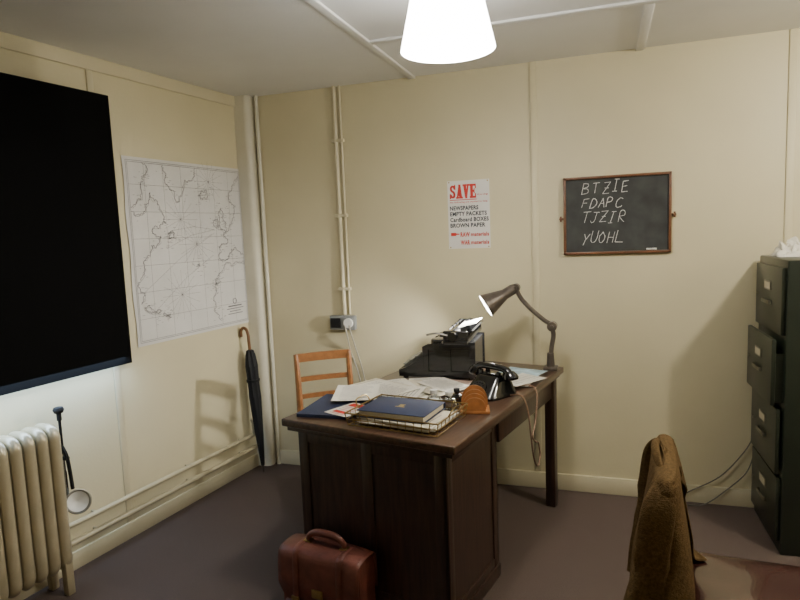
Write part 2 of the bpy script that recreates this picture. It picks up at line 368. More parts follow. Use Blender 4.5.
# ---------------------------------------------------------------- blackboard
r=root('blackboard',(0,0,0),0,'small wood-framed blackboard with handwritten chalk code letters','blackboard',mt=BWM(-.205,.002,1.345))
W_,H_=.54,.415
b=nb();bx(b,(.01,.01,.004),(W_-.01,H_-.01,.010));fin(b,'slate_panel',slate,r,smooth=False)
b=nb();fw=.014
bx(b,(0,0,0),(W_,fw,.02),.003);bx(b,(0,H_-fw,0),(W_,H_,.02),.003);bx(b,(0,0,0),(fw,H_,.02),.003);bx(b,(W_-fw,0,0),(W_,H_,.02),.003)
fin(b,'board_frame',framew,r)
for x in (-.014,W_+.014):
    b=nb();cyl(b,(x,H_*.47,0),(x,H_*.47,.02),.008);box(b,(x,H_*.47,.014),(.010,.030,.006),None,.002)
    bx(b,(min(x,0 if x<0 else W_),H_*.47-.006,.002),(max(x,0 if x<0 else W_),H_*.47+.006,.008));fin(b,'pivot_nut',framew,r)
G={'B':[[(0,0),(.02,1)],[(0,1),(.6,.95),(.65,.7),(.1,.53)],[(.1,.53),(.75,.45),(.75,.1),(0,0)]],'T':[[(-.05,.95),(.9,1)],[(.42,.98),(.38,0)]],
'Z':[[(0,.95),(.8,1),(.05,.02),(.85,.05)],[(.2,.5),(.65,.52)]],'I':[[(.3,1),(.3,0)],[(.05,1),(.6,1)],[(.05,0),(.55,0)]],
'E':[[(.7,1),(.05,.95),(0,0),(.75,.03)],[(.02,.5),(.6,.53)]],'F':[[(.8,1),(.05,.95),(0,0)],[(.02,.5),(.6,.53)]],
'D':[[(0,0),(.03,1),(.5,.92),(.8,.5),(.5,.08),(0,0)]],'A':[[(0,0),(.4,1),(.8,0)],[(.15,.4),(.65,.4)]],'P':[[(0,-.05),(.03,1),(.6,.95),(.65,.6),(.03,.48)]],
'C':[[(.8,.9),(.4,1),(.03,.6),(.1,.1),(.5,0),(.85,.15)]],'J':[[(.1,1),(.9,1)],[(.6,1),(.6,.15),(.3,-.05),(0,.15)]],
'R':[[(0,0),(.03,1),(.6,.95),(.6,.6),(.05,.5),(.75,0)]],'Y':[[(0,1),(.35,.5),(.75,1)],[(.35,.5),(.2,-.1)]],'U':[[(0,1),(.03,.25),(.35,0),(.7,.25),(.72,1)]],
'O':[[(.4,1),(.03,.6),(.15,.05),(.6,.02),(.8,.5),(.4,1)]],'H':[[(0,1),(0,0)],[(.7,1),(.68,0)],[(0,.5),(.7,.5)]],'L':[[(.05,1),(0,.03),(.9,.0)]]}
rs=random.Random(3)
for k,(wd,y,adv) in enumerate((('BTZIE',.325,.051),('FDAPC',.250,.043),('TJZIR',.168,.046),('YUOHL',.060,.044))):
    x=.095
    for ch in wd:
        b=nb();dy=rs.uniform(-.006,.006);sc=rs.uniform(.9,1.15);sh=rs.uniform(.008,.020)
        for st in G[ch]:
            P=[(x+p[0]*.036*sc+p[1]*sh,y+dy+p[1]*(.055 if k!=1 else .048)*sc) for p in st]
            P=[tuple(v)[:2] for v in smooth_path([(p[0],p[1],0) for p in P],4)] if (len(P)>2 and ch in 'BDPCJRUO') else P
            P=[(p[0]+rs.uniform(-.0010,.0010),p[1]+rs.uniform(-.0010,.0010)) for p in P]
            line2(b,P,rs.uniform(.0026,.0039),.0112)
        x+=adv+rs.uniform(-.004,.004)
        fin(b,'chalk_letter',chalk,r,smooth=False)
b=nb();cyl(b,(.42,.021,.014),(.47,.021,.014),.005,seg=10);fin(b,'chalk_stick',chalk,r)
# ---------------------------------------------------------------- conduit, socket
r=root('electrical_conduit',(-1.53,3.435,1.01),0,'cream painted twin metal conduit running up the wall','conduit')
b=nb();cyl(b,(0,0,0),(0,0,1.38),.0125);fin(b,'conduit_pipe',trimm,r)
b=nb();cyl(b,(.034,.004,0),(.034,.004,1.38),.007);fin(b,'conduit_pipe',trimm,r)
for z in (.15,.6,1.05):
    b=nb();bx(b,(-.03,-.012,z),(.05,.015,z+.02),.003);fin(b,'pipe_clip',trimm,r)
r=root('wall_socket',(-1.54,3.45,.915),0,'grey double power socket box with white switch','socket')
b=nb();bx(b,(-.085,-.04,0),(.085,0,.09),.006);fin(b,'socket_box',grey,r)
b=nb();bx(b,(-.075,-.048,.015),(-.008,-.04,.075),.003);fin(b,'socket_plate',blackr,r)
b=nb();cyl(b,(.045,-.055,.045),(.045,-.04,.045),.03);fin(b,'plug',white,r)
b=nb();tube(b,smooth_path([(-1.49,3.40,.955),(-1.475,3.39,.90),(-1.46,3.42,.80),(-1.43,3.44,.66),(-1.40,3.43,.50),(-1.36,3.43,.2),(-1.3,3.41,.006),(-1.1,3.3,.006)]),.004,8)
fin(b,'power_cable',greyc,label='thin pale flex hanging from the wall socket',cat='cable')
b=nb();tube(b,smooth_path([(-1.52,3.40,.955),(-1.50,3.39,.88),(-1.50,3.43,.78),(-1.45,3.43,.62),(-1.43,3.44,.40),(-1.42,3.42,.006),(-1.2,3.25,.006)]),.004,8)
fin(b,'power_cable',greyc,label='thin pale flex hanging from the wall socket',cat='cable')
b=nb();tube(b,smooth_path([(.74,3.435,.40),(.69,3.43,.30),(.58,3.425,.16),(.44,3.42,.07),(.34,3.42,.008),(.2,3.41,.006)]),.0032,8)
fin(b,'power_cable',darkc,label='thin grey cable trailing down the wall beside the cabinet',cat='cable')
b=nb();tube(b,smooth_path([(.74,3.435,.30),(.70,3.425,.19),(.60,3.42,.08),(.50,3.40,.008),(.40,3.38,.006)]),.0032,8)
fin(b,'power_cable',darkc,label='thin grey cable trailing down the wall beside the cabinet',cat='cable')
# ---------------------------------------------------------------- heating pipes
for z in (.235,.150):
    r=root('heating_pipe',(0,0,0),0,'cream painted heating pipe running low along the wall','pipe',mt=LWM(3.34,.045,z),group='heating pipes along the wall')
    b=nb();cyl(b,(-1.40,0,0),(0,.004,0),.012 if z>.2 else .014);fin(b,'pipe_run',pipem,r)
    for Y in (2.15,2.75,3.2):
        b=nb();cyl(b,((Y-3.34)/.9932,0,-.044),((Y-3.34)/.9932,0,0),.006,seg=8);fin(b,'pipe_bracket',pipem,r)
b=nb();cyl(b,(0,0,0),(0,0,.075),.010);cyl(b,(0,0,.075),(0,0,.095),.016);fin(b,'pipe_valve',pipem,label='small cream painted valve standing on the heating pipe',cat='valve',mt=T(*LW(3.3,.045,.247)))
# ---------------------------------------------------------------- radiator
r=root('radiator',(0,0,0),0,'cream painted cast iron column radiator against the wall','radiator',mt=LWM(1.92,.0,0))
def section(bm,x):
    pts=[]
    z0,z1,a,c=.13,.735,.055,.165
    rr=.035
    for cx,cz,t0 in ((c-rr,z1-rr,0),(a+rr,z1-rr,90),(a+rr,z0+rr,180),(c-rr,z0+rr,270)):
        for k in range(5):
            t=radians(t0+k*22.5);pts.append((x,cz+rr*sin(t),cx+rr*cos(t)))
    tube(bm,pts,.0235,12,True,ry=.95)
    cyl(bm,(x,z0+.03,.11),(x,z1-.03,.11),.012,seg=10)
first=None
for i in range(9):
    if first is None:
        b=nb();section(b,0);first=fin(b,'radiator_section',radm,r,ang=60)
        o=first
    else:
        o=first.copy();COL.objects.link(o);o.parent=r
    o.location=(-.027-i*.055,0,0)
for y in (.18,.68):
    b=nb();cyl(b,(-.49,y,.11),(0,y,.11),.028);fin(b,'connecting_hub',radm,r)
for x in (-.027,-.357):
    for q in ((.04,.075),(.145,.18)):
        b=nb();bx(b,(x-.018,0,q[0]),(x+.018,.15,q[1]),.006);fin(b,'radiator_foot',radm,r)
# hand pump
q=LW(1.962,.11,0)
r=root('hand_pump',q,0,'slim metal hand pump with black grip and round white cup','pump')
b=nb();cyl(b,(0,0,.40),(0,0,.60),.006);cyl(b,(0,0,.40),(0,0,.52),.009)
fin(b,'pump_barrel',chrome,r)
for z in (.45,.57):
    b=nb();cyl(b,(-.115,.0135,z),(0,0,z),.005,seg=8);fin(b,'wall_hook',chrome,r)
b=nb();cyl(b,(0,0,.60),(0,0,.79),.006);cyl(b,(0,0,.75),(0,0,.79),.010);lathe(b,[(.001,.812),(.018,.808),(.023,.797),(.018,.784),(.001,.782)],seg=16);fin(b,'pump_grip',blackr,r)
b=nb();tube(b,smooth_path([(0,-.0,.63),(.020,0,.59),(.024,.005,.52),(.03,.005,.44)]),.008,8);cyl(b,(0,0,.58),(.026,0,.58),.010);fin(b,'pump_bracket',blackr,r)
cd=Vector((.80,-.50,.32)).normalized();cx_,cy_,_=frame_from(cd)
cm=Matrix(((cx_.x,cy_.x,cd.x,.055),(cx_.y,cy_.y,cd.y,.004),(cx_.z,cy_.z,cd.z,.385),(0,0,0,1)))
b=nb();lathe(b,[(.001,-.075),(.028,-.07),(.036,-.05),(.046,-.01),(.052,.0),(.054,.006),(.050,.007),(.044,-.004),(.034,-.05),(.001,-.066)],cm,28);fin(b,'cup_rim',nickel,r)
b=nb();lathe(b,[(.0005,-.035),(.022,-.030),(.036,-.018),(.0435,-.004),(.0435,-.005),(.0005,-.037)],cm,28);fin(b,'cup_face',white,r)
# ---------------------------------------------------------------- umbrella
r=root('umbrella',(0,0,0),0,'furled black umbrella with curved cane handle leaning in the corner','umbrella',mt=T(-2.085,3.275,0)@Matrix.Rotation(radians(-3.0),4,'Y'))
b=nb();tube(b,smooth_path([(0,0,.72),(0,0,.86),(.0,0,.90),(-.010,-.0,.935),(-.032,0,.945),(-.050,0,.925),(-.052,0,.89)]),.010,12);fin(b,'handle',cane,r)
b=nb();lathe(b,[(.003,.04),(.010,.05),(.022,.25),(.032,.5),(.035,.70),(.028,.77),(.020,.80),(.012,.805),(.002,.806)],None,40,lambda t,z:1+.22*sin(8*t+z*9));fin(b,'canopy',ubl,r,ang=60)
b=nb();cyl(b,(0,0,0),(0,0,.05),.005,.006);fin(b,'ferrule',chrome,r)
b=nb();lathe(b,[(.030,.60),(.042,.60),(.042,.615),(.030,.615)],None,24);fin(b,'closing_strap',blackr,r)
# ---------------------------------------------------------------- wooden chair
r=root('dining_chair',(-1.385,2.886,0),216,'light oak wooden chair with open rail back behind the desk','chair')
CW=.148
for x in (-CW,CW):
    b=nb();tube(b,[(x,-.17,0),(x,-.18,.25),(x,-.18,.45),(x*1.0,-.20,.68),(x*1.02,-.225,.845)],[.015,.018,.02,.017,.014],8);fin(b,'back_leg',oakl,r)
    b=nb();bx(b,(x-.018,.165,0),(x+.018,.20,.43),.004);fin(b,'front_leg',oakl,r)
def rail(z,y,h,nm):
    b=nb();K=8
    for j in range(K):
        ww=CW+.008;x0=-ww+2*ww*j/K;x1=-ww+2*ww*(j+1)/K;c=lambda x:y-.02*(1-(x/.18)**2)
        g=[b.verts.new(v) for v in ((x0,c(x0)-.008,z),(x1,c(x1)-.008,z),(x1,c(x1)+.008,z),(x0,c(x0)+.008,z),(x0,c(x0)-.008,z+h),(x1,c(x1)-.008,z+h),(x1,c(x1)+.008,z+h),(x0,c(x0)+.008,z+h))]
        for q in ((0,1,2,3),(4,5,6,7),(0,1,5,4),(3,2,6,7)): b.faces.new([g[t] for t in q])
        if j==0:b.faces.new([g[t] for t in (0,3,7,4)])
        if j==K-1:b.faces.new([g[t] for t in (1,2,6,5)])
    bmesh.ops.remove_doubles(b,verts=b.verts,dist=1e-5)
    fin(b,nm,oakl,r)
rail(.800,-.215,.048,'top_rail');rail(.69,-.20,.028,'back_rail');rail(.595,-.19,.026,'back_rail')
b=nb();bx(b,(-.18,-.19,.43),(.18,.215,.455),.01);fin(b,'seat',oakl,r)
for q in (((-.14,.17,.37),(.14,.19,.43)),((-.14,-.19,.37),(.14,-.17,.43)),((-.16,-.17,.37),(-.14,.17,.43)),((.14,-.17,.37),(.16,.17,.43))):
    b=nb();bx(b,q[0],q[1]);fin(b,'seat_apron',oakl,r)
# ---------------------------------------------------------------- desk
DA=-12.5;DC=Vector((-.718,2.696,0))
r=root('desk',DC,DA,'dark stained oak pedestal desk with panelled sides, covered in papers','desk');DK=r
def dw(x,y,z=.76):
    v=Matrix.Rotation(radians(DA),4,'Z')@Vector((x,y,0))+DC;v.z=z;return v
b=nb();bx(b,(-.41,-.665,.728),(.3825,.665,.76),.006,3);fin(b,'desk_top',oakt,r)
b=nb();bx(b,(-.393,-.65,.708),(.365,.65,.728),.004);fin(b,'top_moulding',oakd,r)
x0,x1,y0,y1=-.36,.325,-.622,-.145
b=nb()
bx(b,(x0+.006,y0+.006,.03),(x1-.006,y1-.006,.708))
bx(b,(x0-.005,y0-.005,0),(x1+.005,y1+.005,.06),.004)
for xx in (x0,-.045,x1-.05): bx(b,(xx,y0,.06),(xx+.05,y0+.02,.708),.003)
bx(b,(x0,y0+.001,.66),(x1,y0+.02,.708),.003);bx(b,(x0,y0+.001,.06),(x1,y0+.02,.10),.003)
for yy in (y0,y1-.05): bx(b,(x1-.02,yy,.06),(x1,yy+.05,.708),.003)
bx(b,(x1-.02,y0,.66),(x1-.001,y1,.708),.003);bx(b,(x1-.02,y0,.06),(x1-.001,y1,.10),.003)
for yy in (y0,y1-.06): bx(b,(x0,yy,.07),(x0+.02,yy+.06,.708),.003)
bx(b,(x0,y1-.02,.07),(x1,y1,.708),.003)
fin(b,'pedestal',oakd,r)
for i in range(4):
    z=.085+i*.155;b=nb();bx(b,(x0-.012,y0+.03,z),(x0+.02,y1-.03,z+.145),.004);d=fin(b,'drawer',oakd,r)
    b=nb();cyl(b,(x0-.035,(y0+y1)/2,z+.075),(x0-.01,(y0+y1)/2,z+.075),.014,.008);fin(b,'drawer_knob',oakd,d)
for (x,y) in ((.325,.615),(-.325,.615)):
    b=nb();bx(b,(x-.026,y-.026,0),(x+.026,y+.026,.708),.004);fin(b,'leg',oakd,r)
b=nb();bx(b,(.315,y1,.60),(.337,.60,.708),.003);fin(b,'apron',oakd,r)
b=nb();bx(b,(-.30,.61,.60),(.30,.632,.708),.003);fin(b,'apron',oakd,r)
b=nb();bx(b,(-.337,y1,.62),(-.315,.60,.708),.003);d=fin(b,'drawer',oakd,r)
b=nb();cyl(b,(-.36,.22,.665),(-.335,.22,.665),.014,.008);fin(b,'drawer_knob',oakd,d)
# ---------------------------------------------------------------- loose papers etc.
def sheet(name,x,y,z,rz,w,h,mat,label,cat,group=None,curl=.0,th=.0008,lines=0,red=False):
    b=nb();nx=8;sd=random.random()*9
    g=[[None]*(nx+1) for _ in range(nx+1)];g2=[[None]*(nx+1) for _ in range(nx+1)]
    for i in range(nx+1):
        for j in range(nx+1):
            u=i/nx-.5;v=j/nx-.5
            zz=curl*(max(0,abs(u)-.2)**2*3+max(0,abs(v)-.25)**2*3)*(.6+.8*abs(noise.noise(Vector((u*2+sd,v*2,sd)))))
            g[i][j]=b.verts.new((u*w,v*h,zz+th));g2[i][j]=b.verts.new((u*w,v*h,zz))
    for i in range(nx):
        for j in range(nx):
            b.faces.new((g[i][j],g[i+1][j],g[i+1][j+1],g[i][j+1]));b.faces.new((g2[i][j],g2[i][j+1],g2[i+1][j+1],g2[i+1][j]))
    for i in range(nx):
        b.faces.new((g[i][0],g2[i][0],g2[i+1][0],g[i+1][0]));b.faces.new((g[i][nx],g[i+1][nx],g2[i+1][nx],g2[i][nx]))
        b.faces.new((g[0][i],g[0][i+1],g2[0][i+1],g2[0][i]));b.faces.new((g[nx][i],g2[nx][i],g2[nx][i+1],g[nx][i+1]))
    mt=T(*dw(x,y,z))@Matrix.Rotation(radians(DA+rz),4,'Z')
    e=root(name,(0,0,0),0,label,cat,mt=mt,group=group)
    fin(b,'paper_sheet' if 'paper' in name else 'cover',mat,e)
    if lines:
        b=nb()
        for k in range(lines):
            yy=h*(.42-.84*k/max(1,lines-1));x2=w*random.uniform(.3,.75)
            vs=[b.verts.new(q) for q in ((-w*.36,yy,th+.0012),(x2*.5,yy,th+.0012),(x2*.5,yy+.003,th+.0012),(-w*.36,yy+.003,th+.0012))];b.faces.new(vs)
        if red:
            vs=[b.verts.new(q) for q in ((-w*.38,h*.22,th+.0013),(w*.38,h*.22,th+.0013),(w*.38,h*.42,th+.0013),(-w*.38,h*.42,th+.0013))];b.faces.new(vs)
            vs=[b.verts.new(q) for q in ((-w*.35,-h*.35,th+.0013),(w*.2,-h*.35,th+.0013),(w*.2,-h*.20,th+.0013),(-w*.35,-h*.20,th+.0013))];b.faces.new(vs)
        fin(b,'print_lines',redm if red else inkm,e,smooth=False)
    return e
gp='loose papers on the desk'
LS='sheet of white typed paper lying on the desk'
PL='sheet of paper in an untidy pile on the desk'
pl=[(-.15,-.19,8,paper2),(-.22,-.15,-14,paper),(-.18,-.11,20,paper),(-.25,-.06,34,paper2),(-.21,-.09,-30,paper),(-.27,-.12,-5,paper2),(-.17,-.18,24,paper),(-.23,-.16,-8,paper)]
for i,(x,y,rz,m) in enumerate(pl):
    sheet('paper',x,y,.7605+i*.0030,rz+80,.20,.285,m,PL,'paper',gp,curl=.004 if i<7 else .010,th=.0015,lines=16 if i>3 else 0)
for i,(x,y,rz,m) in enumerate(((-.05,.02,10,paper2),(-.11,.05,35,paper),(.02,-.02,-18,paper2),(-.02,.04,62,paper))):
    sheet('paper',x,y,.7655+i*.0030,rz,.16,.22,m,LS,'paper',gp,curl=.005,lines=12)
sheet('blotter',.06,.05,.7605,0,.23,.27,pink,'large buff blotting sheet on the desk','blotter',curl=.0,th=.003)
sheet('folder',-.285,-.44,.7605,14,.24,.31,navy,'dark navy blue cloth folder near the desk corner','folder',th=.014)
sheet('paper',-.185,-.49,.7760,-10,.13,.17,paper,'white form with red printing on the desk','paper',gp,curl=.004,lines=9,red=True)
sheet('paper',-.29,-.29,.788,30,.20,.27,paper,LS,'paper',gp,curl=.01,lines=12)
sheet('paper',.02,-.24,.7645,55,.12,.15,paper,LS,'paper',gp,curl=.005,lines=6)
for i,(x,y,rz,m,l) in enumerate(((.27,.28,5,paper,LS),(.24,.38,20,paper2,LS),(.235,.36,-6,mint,'folded coloured map sheet lying on the desk'),(.29,.25,-20,paper,LS))):
    sheet('paper' if m!=mint else 'folded_map_paper',x,y,.7645+i*.0035,rz,.15 if m!=mint else .21,.22 if m!=mint else .27,m,l,'paper' if m!=mint else 'map',gp,curl=.010,lines=8 if m!=mint else 5)
# ---------------------------------------------------------------- wire tray with papers and navy book
TX,TY,TR=.09,-.485,3
tm=T(*dw(TX,TY,.76))@Matrix.Rotation(radians(DA+TR),4,'Z')
r=root('wire_tray',(0,0,0),0,'open wire letter tray holding papers','tray',mt=tm)
b=nb();a,c,h=.19,.135,.06
def rr_(a,c,z): return [(-a,-c,z),(a,-c,z),(a,c,z),(-a,c,z)]
for z in (.006,.030,.054):
    P=rr_(a+z*.15,c+z*.15,z)
    for i in range(4): cyl(b,P[i],P[(i+1)%4],.0022 if z<.05 else .003,seg=8)
for k in range(13):
    x=-a+2*a*k/12
    tube(b,[(x*1.05,-c-.008,.054),(x,-c,.006),(x,c,.006),(x*1.05,c+.008,.054)],.0015,6)
for k in range(9):
    y=-c+2*c*k/8
    tube(b,[(-a-.008,y*1.05,.054),(-a,y,.006),(a,y,.006),(a+.008,y*1.05,.054)],.0015,6)
fin(b,'wire_basket',brass,r)
for s in (-1,1):
    b=nb()
    tube(b,smooth_path([(s*(a+.008),-.05,.054),(s*(a+.02),-.04,.077),(s*(a+.022),0,.082),(s*(a+.02),.04,.077),(s*(a+.008),.05,.054)]),.0025,8);fin(b,'tray_handle',brass,r)
for i in range(5):
    sheet('paper',TX+random.uniform(-.012,.012),TY+random.uniform(-.008,.008),.7690+i*.0045,TR+90+random.uniform(-5,5),.22,.32,paper if i%2 else paper2,'sheet of paper stacked in the wire tray','paper','papers in the wire tray',th=.0035,lines=6 if i==4 else 0)
bm_=T(*dw(TX-.025,TY+.0,.7930))@Matrix.Rotation(radians(DA+TR+2),4,'Z')
r=root('book',(0,0,0),0,'thick navy blue cloth book with small gold emblem','book',mt=bm_)
b=nb();bx(b,(-.145,-.105,.0),(.145,.105,.003),.001);bx(b,(-.145,-.105,.025),(.145,.105,.028),.001);bx(b,(-.145,.100,0),(.145,.107,.028),.002);fin(b,'book_cover',navy,r)
b=nb();bx(b,(-.138,-.099,.003),(.138,.101,.025));fin(b,'page_block',paper2,r)
b=nb();cyl(b,(0,.0,.028),(0,.0,.0286),.011,seg=20);bx(b,(-.012,.009,.028),(.012,.018,.0286));bx(b,(-.02,-.018,.028),(.02,-.009,.0286));fin(b,'cover_emblem',gold,r,smooth=False)
# ---------------------------------------------------------------- letter rack
r=root('letter_rack',dw(.275,-.250,.76),DA+25,'small orange wooden letter rack with arched dividers','letter rack')
b=nb();bx(b,(-.06,-.05,0),(.06,.05,.012),.002);fin(b,'rack_base',rackm,r)
for k,y in enumerate((-.045,-.015,.015,.045)):
    b=nb();R_=.055-.004*(3-k);hh=.036+.010*k
    out=[(-R_,.0),(R_,.0)]+[(R_*cos(t*pi/14),.02+hh*sin(t*pi/14)) for t in range(15)]
    prism(b,out,-.003,.003,T(0,y,.012)@XZ);fin(b,'rack_divider',rackm,r)
def bottle(x,y,s,m,lab):
    r=root('ink_bottle',dw(x,y,.7605),0,lab,'bottle',group='ink bottles on the desk')
    b=nb();lathe(b,[(.0005,0),(.022*s,0),(.025*s,.004),(.025*s,.03*s),(.020*s,.038*s),(.010*s,.042*s),(.010*s,.05*s),(.0005,.05*s)],None,24);fin(b,'bottle_glass',m,r)
    b=nb();cyl(b,(0,0,.05*s),(0,0,.062*s),.012*s);fin(b,'bottle_cap',white if m is glass else blackr,r)
bottle(.105,-.285,1.3,glass,'small clear glass bottle with pale cap')
bottle(.175,-.285,1.3,glass,'small clear glass bottle with pale cap')
bottle(.165,-.19,1.1,blackm,'small black ink bottle with dark cap')
r=root('pencil',dw(.12,-.05,.7675),30,'thin wooden pencil lying on the papers','pencil')
b=nb();cyl(b,(-.08,0,0),(.07,0,0),.0035,seg=6);fin(b,'pencil_body',rackm,r);b=nb();cyl(b,(.07,0,0),(.085,0,0),.0035,.0005,seg=6);fin(b,'pencil_tip',paper2,r)
# ---------------------------------------------------------------- typewriter  (keys face -x)
r=root('typewriter',(-.80,3.045,.76),2,'large old black manual typewriter with long carriage','typewriter')
b=nb()
prism(b,[(-.075,.020),(.19,.020),(.19,.185),(-.045,.175),(-.075,.160)],-.150,.150,XZY)
for y in (-.158,.138):
    for poly_ in ([(-.20,.012),(-.07,.012),(-.07,.118),(-.11,.088),(-.16,.060),(-.20,.045)],[(-.07,.012),(.195,.012),(.195,.040),(-.07,.040)],
                  [(-.07,.040),(-.045,.040),(-.045,.180),(-.075,.165)],[(.165,.040),(.195,.040),(.195,.190),(.165,.190)],[(-.045,.150),(.165,.158),(.165,.190),(-.045,.180)],[(.045,.04),(.07,.04),(.07,.155),(.045,.155)]):
        prism(b,poly_,0,.020,T(0,y,0)@XZY)
bx(b,(-.20,-.15,.012),(.19,.15,.026),.004);bx(b,(-.205,-.15,.02),(-.195,.15,.045),.003)
for q in ((-.17,-.14),(.17,-.14),(-.17,.14),(.17,.14)): cyl(b,(q[0],q[1],0),(q[0],q[1],.014),.014,seg=12)
fin(b,'typewriter_body',blackm,r,ang=25)
b=nb()
for i in range(4):
    for j in range(11):
        x=-.178+i*.030;y=-.12+j*.023+i*.005;z=.066+i*.019
        cyl(b,(x,y,z),(x,y,z+.005),.0095,seg=10);cyl(b,(x,y,z-.03),(x,y,z),.002,seg=5)
cyl(b,(-.190,-.06,.05),(-.190,.06,.05),.006)
fin(b,'keyboard',keym,r)
for y in (-.095,.095):
    b=nb();lathe(b,[(.0005,.170),(.042,.170),(.042,.192),(.036,.198),(.0005,.200)],T(0,y,0),28);fin(b,'ribbon_spool_cover',blackm,r)
b=nb()
for k in range(21):
    t=pi*(k/20);cyl(b,(-.040,-.050*cos(t),.178),(.045,-.012*cos(t),.182+.008*sin(t)),.0018,seg=5)
fin(b,'type_basket',steel,r)
b=nb();bx(b,(.05,-.225,.190),(.170,.225,.208),.005);bx(b,(.09,-.21,.208),(.17,.21,.214),.003)
prism(b,[(.135,.210),(.145,.210),(.190,.250),(.180,.253)],-.17,.17,XZY)
for s in (-1,1): bx(b,(.045,s*.205-.009,.195),(.170,s*.205+.009,.256),.008,3)
fin(b,'carriage',blackm,r)
b=nb();cyl(b,(.045,-.22,.200),(.045,.22,.200),.0045);fin(b,'carriage_rail',chrome,r)
b=nb();cyl(b,(.10,-.198,.234),(.10,.198,.234),.023);fin(b,'platen',blackr,r)
for s in (-1,1):
    b=nb();cyl(b,(.10,s*.20,.234),(.10,s*.225,.234),.008);cyl(b,(.10,s*.222,.234),(.10,s*.250,.234),.021);fin(b,'platen_knob',bake,r)
b=nb();tube(b,smooth_path([(.07,-.215,.235),(.02,-.235,.248),(-.03,-.24,.240)]),.005,8);fin(b,'return_lever',chrome,r)
b=nb();cyl(b,(.072,-.18,.258),(.072,.18,.258),.003)
for y in (-.08,.0,.08): cyl(b,(.072,y-.008,.258),(.072,y+.008,.258),.008)
fin(b,'paper_bail',steel,r)
b=nb();w=[(.100,.2575),(.12,.258),(.150,.268),(.195,.278)]
for i in range(3):
    vs=[b.verts.new(v) for v in ((w[i][0],-.105,w[i][1]),(w[i][0],.105,w[i][1]),(w[i+1][0],.105,w[i+1][1]),(w[i+1][0],-.105,w[i+1][1]))];b.faces.new(vs)
bmesh.ops.remove_doubles(b,verts=b.verts,dist=1e-5);fin(b,'paper_sheet',paper,r)
# ---------------------------------------------------------------- telephone
PX,PY=-.487,2.650
pm=T(PX,PY,.7605)@Matrix.Rotation(radians(-32),4,'Z')@Matrix.Diagonal((1.15,1.15,.95,1))
r=root('telephone',(0,0,0),0,'black bakelite rotary telephone with handset on its cradle','telephone',mt=pm);PH=r
b=nb();prev=None
for (a,c,y,z) in ((.080,.087,0,0),(.082,.089,0,.012),(.076,.080,.004,.026),(.068,.064,.012,.055),(.060,.048,.02,.080),(.060,.042,.022,.092),(.052,.034,.022,.097)):
    ring=[b.verts.new((a*(abs(cos(t))**.45)*(1 if cos(t)>=0 else -1),y+c*(abs(sin(t))**.45)*(1 if sin(t)>=0 else -1),z)) for t in [2*pi*k/40 for k in range(40)]]
    if prev:
        for k in range(40): b.faces.new((prev[k],prev[(k+1)%40],ring[(k+1)%40],ring[k]))
    else:b.faces.new(ring[::-1])
    prev=ring
b.faces.new(prev);fin(b,'telephone_body',bake,r)
b=nb();bx(b,(-.055,-.002,.088),(.055,.046,.100),.004)
for s in (-1,1):
    for t in (-1,1): bx(b,(s*.045-.009,.022+t*.020-.006,.090),(s*.045+.009,.022+t*.020+.006,.116),.003)
fin(b,'cradle',bake,r)
dm=T(0,-.062,.047)@Matrix.Rotation(radians(58),4,'X')
b=nb();lathe(b,[(.0005,.0),(.034,.0),(.034,.006),(.0005,.006)],dm,32);fin(b,'dial',steel,r)
b=nb();lathe(b,[(.0005,.006),(.016,.006),(.016,.008),(.0005,.008)],dm,24);fin(b,'dial_plate',blackr,r)
for k in range(10):
    b=nb();t=radians(30+k*30);lathe(b,[(.0005,.0061),(.0042,.0061),(.0042,.0068),(.0005,.0068)],dm@T(.025*cos(t),.025*sin(t),0),10)
    fin(b,'finger_hole',blackr,r)
b=nb();tube(b,smooth_path([(-.085,.02,.110),(-.065,.022,.126),(-.03,.022,.131),(.03,.022,.131),(.065,.022,.126),(.085,.02,.110)]),.016,12)
for s in (-1,1): lathe(b,[(.0005,-.026),(.026,-.026),(.030,-.016),(.026,.0),(.016,.015),(.0005,.018)],T(s*.088,.02,.108)@Matrix.Rotation(s*radians(-18),4,'Y'),24)
fin(b,'handset',bake,r)
b=nb();pts=[(-.44,2.72,.775),(-.39,2.79,.768),(-.325,2.81,.768),(-.296,2.80,.74),(-.296,2.78,.66),(-.300,2.74,.60),(-.305,2.68,.57),(-.296,2.72,.53),(-.290,2.79,.50),(-.286,2.82,.43),(-.292,2.76,.40),(-.300,2.68,.47),(-.306,2.64,.58),(-.315,2.62,.70),(-.340,2.62,.768),(-.40,2.63,.768)]
iv=pm.inverted()
tube(b,[iv@v for v in smooth_path(pts)],.0036,8);fin(b,'telephone_cord',cordm,r,label='brown braided cord')
# ---------------------------------------------------------------- desk lamp
bp=Vector((-.262,3.185,.76))
r=root('desk_lamp',bp,0,'lit jointed metal bench lamp with conical shade','lamp')
b=nb();bx(b,(-.036,-.036,0),(.036,.036,.018),.004);cyl(b,(0,0,.01),(0,0,.09),.022,.017);fin(b,'lamp_base',gun,r)
b=nb();tube(b,smooth_path([(0,0,.05),(.006,0,.12),(.016,0,.18),(.010,0,.225)]),.0125,10);fin(b,'lower_arm',gun,r)
b=nb();cyl(b,(.010,-.024,.230),(.010,.024,.230),.025);cyl(b,(.010,-.034,.230),(.010,.034,.230),.010);fin(b,'arm_joint',gun,r)
b=nb();cyl(b,(-.172,-.038,.432),(-.172,.008,.432),.023);cyl(b,(-.172,-.048,.432),(-.172,.018,.432),.010);fin(b,'arm_joint',gun,r)
b=nb();tube(b,smooth_path([(.010,0,.238),(-.03,-.003,.262),(-.10,-.008,.325),(-.150,-.013,.385),(-.172,-.015,.436)]),.012,10);fin(b,'upper_arm',gun,r)
h0=Vector((-.178,-.02,.430));hd=Vector((-.160,-.060,-.095)).normalized()
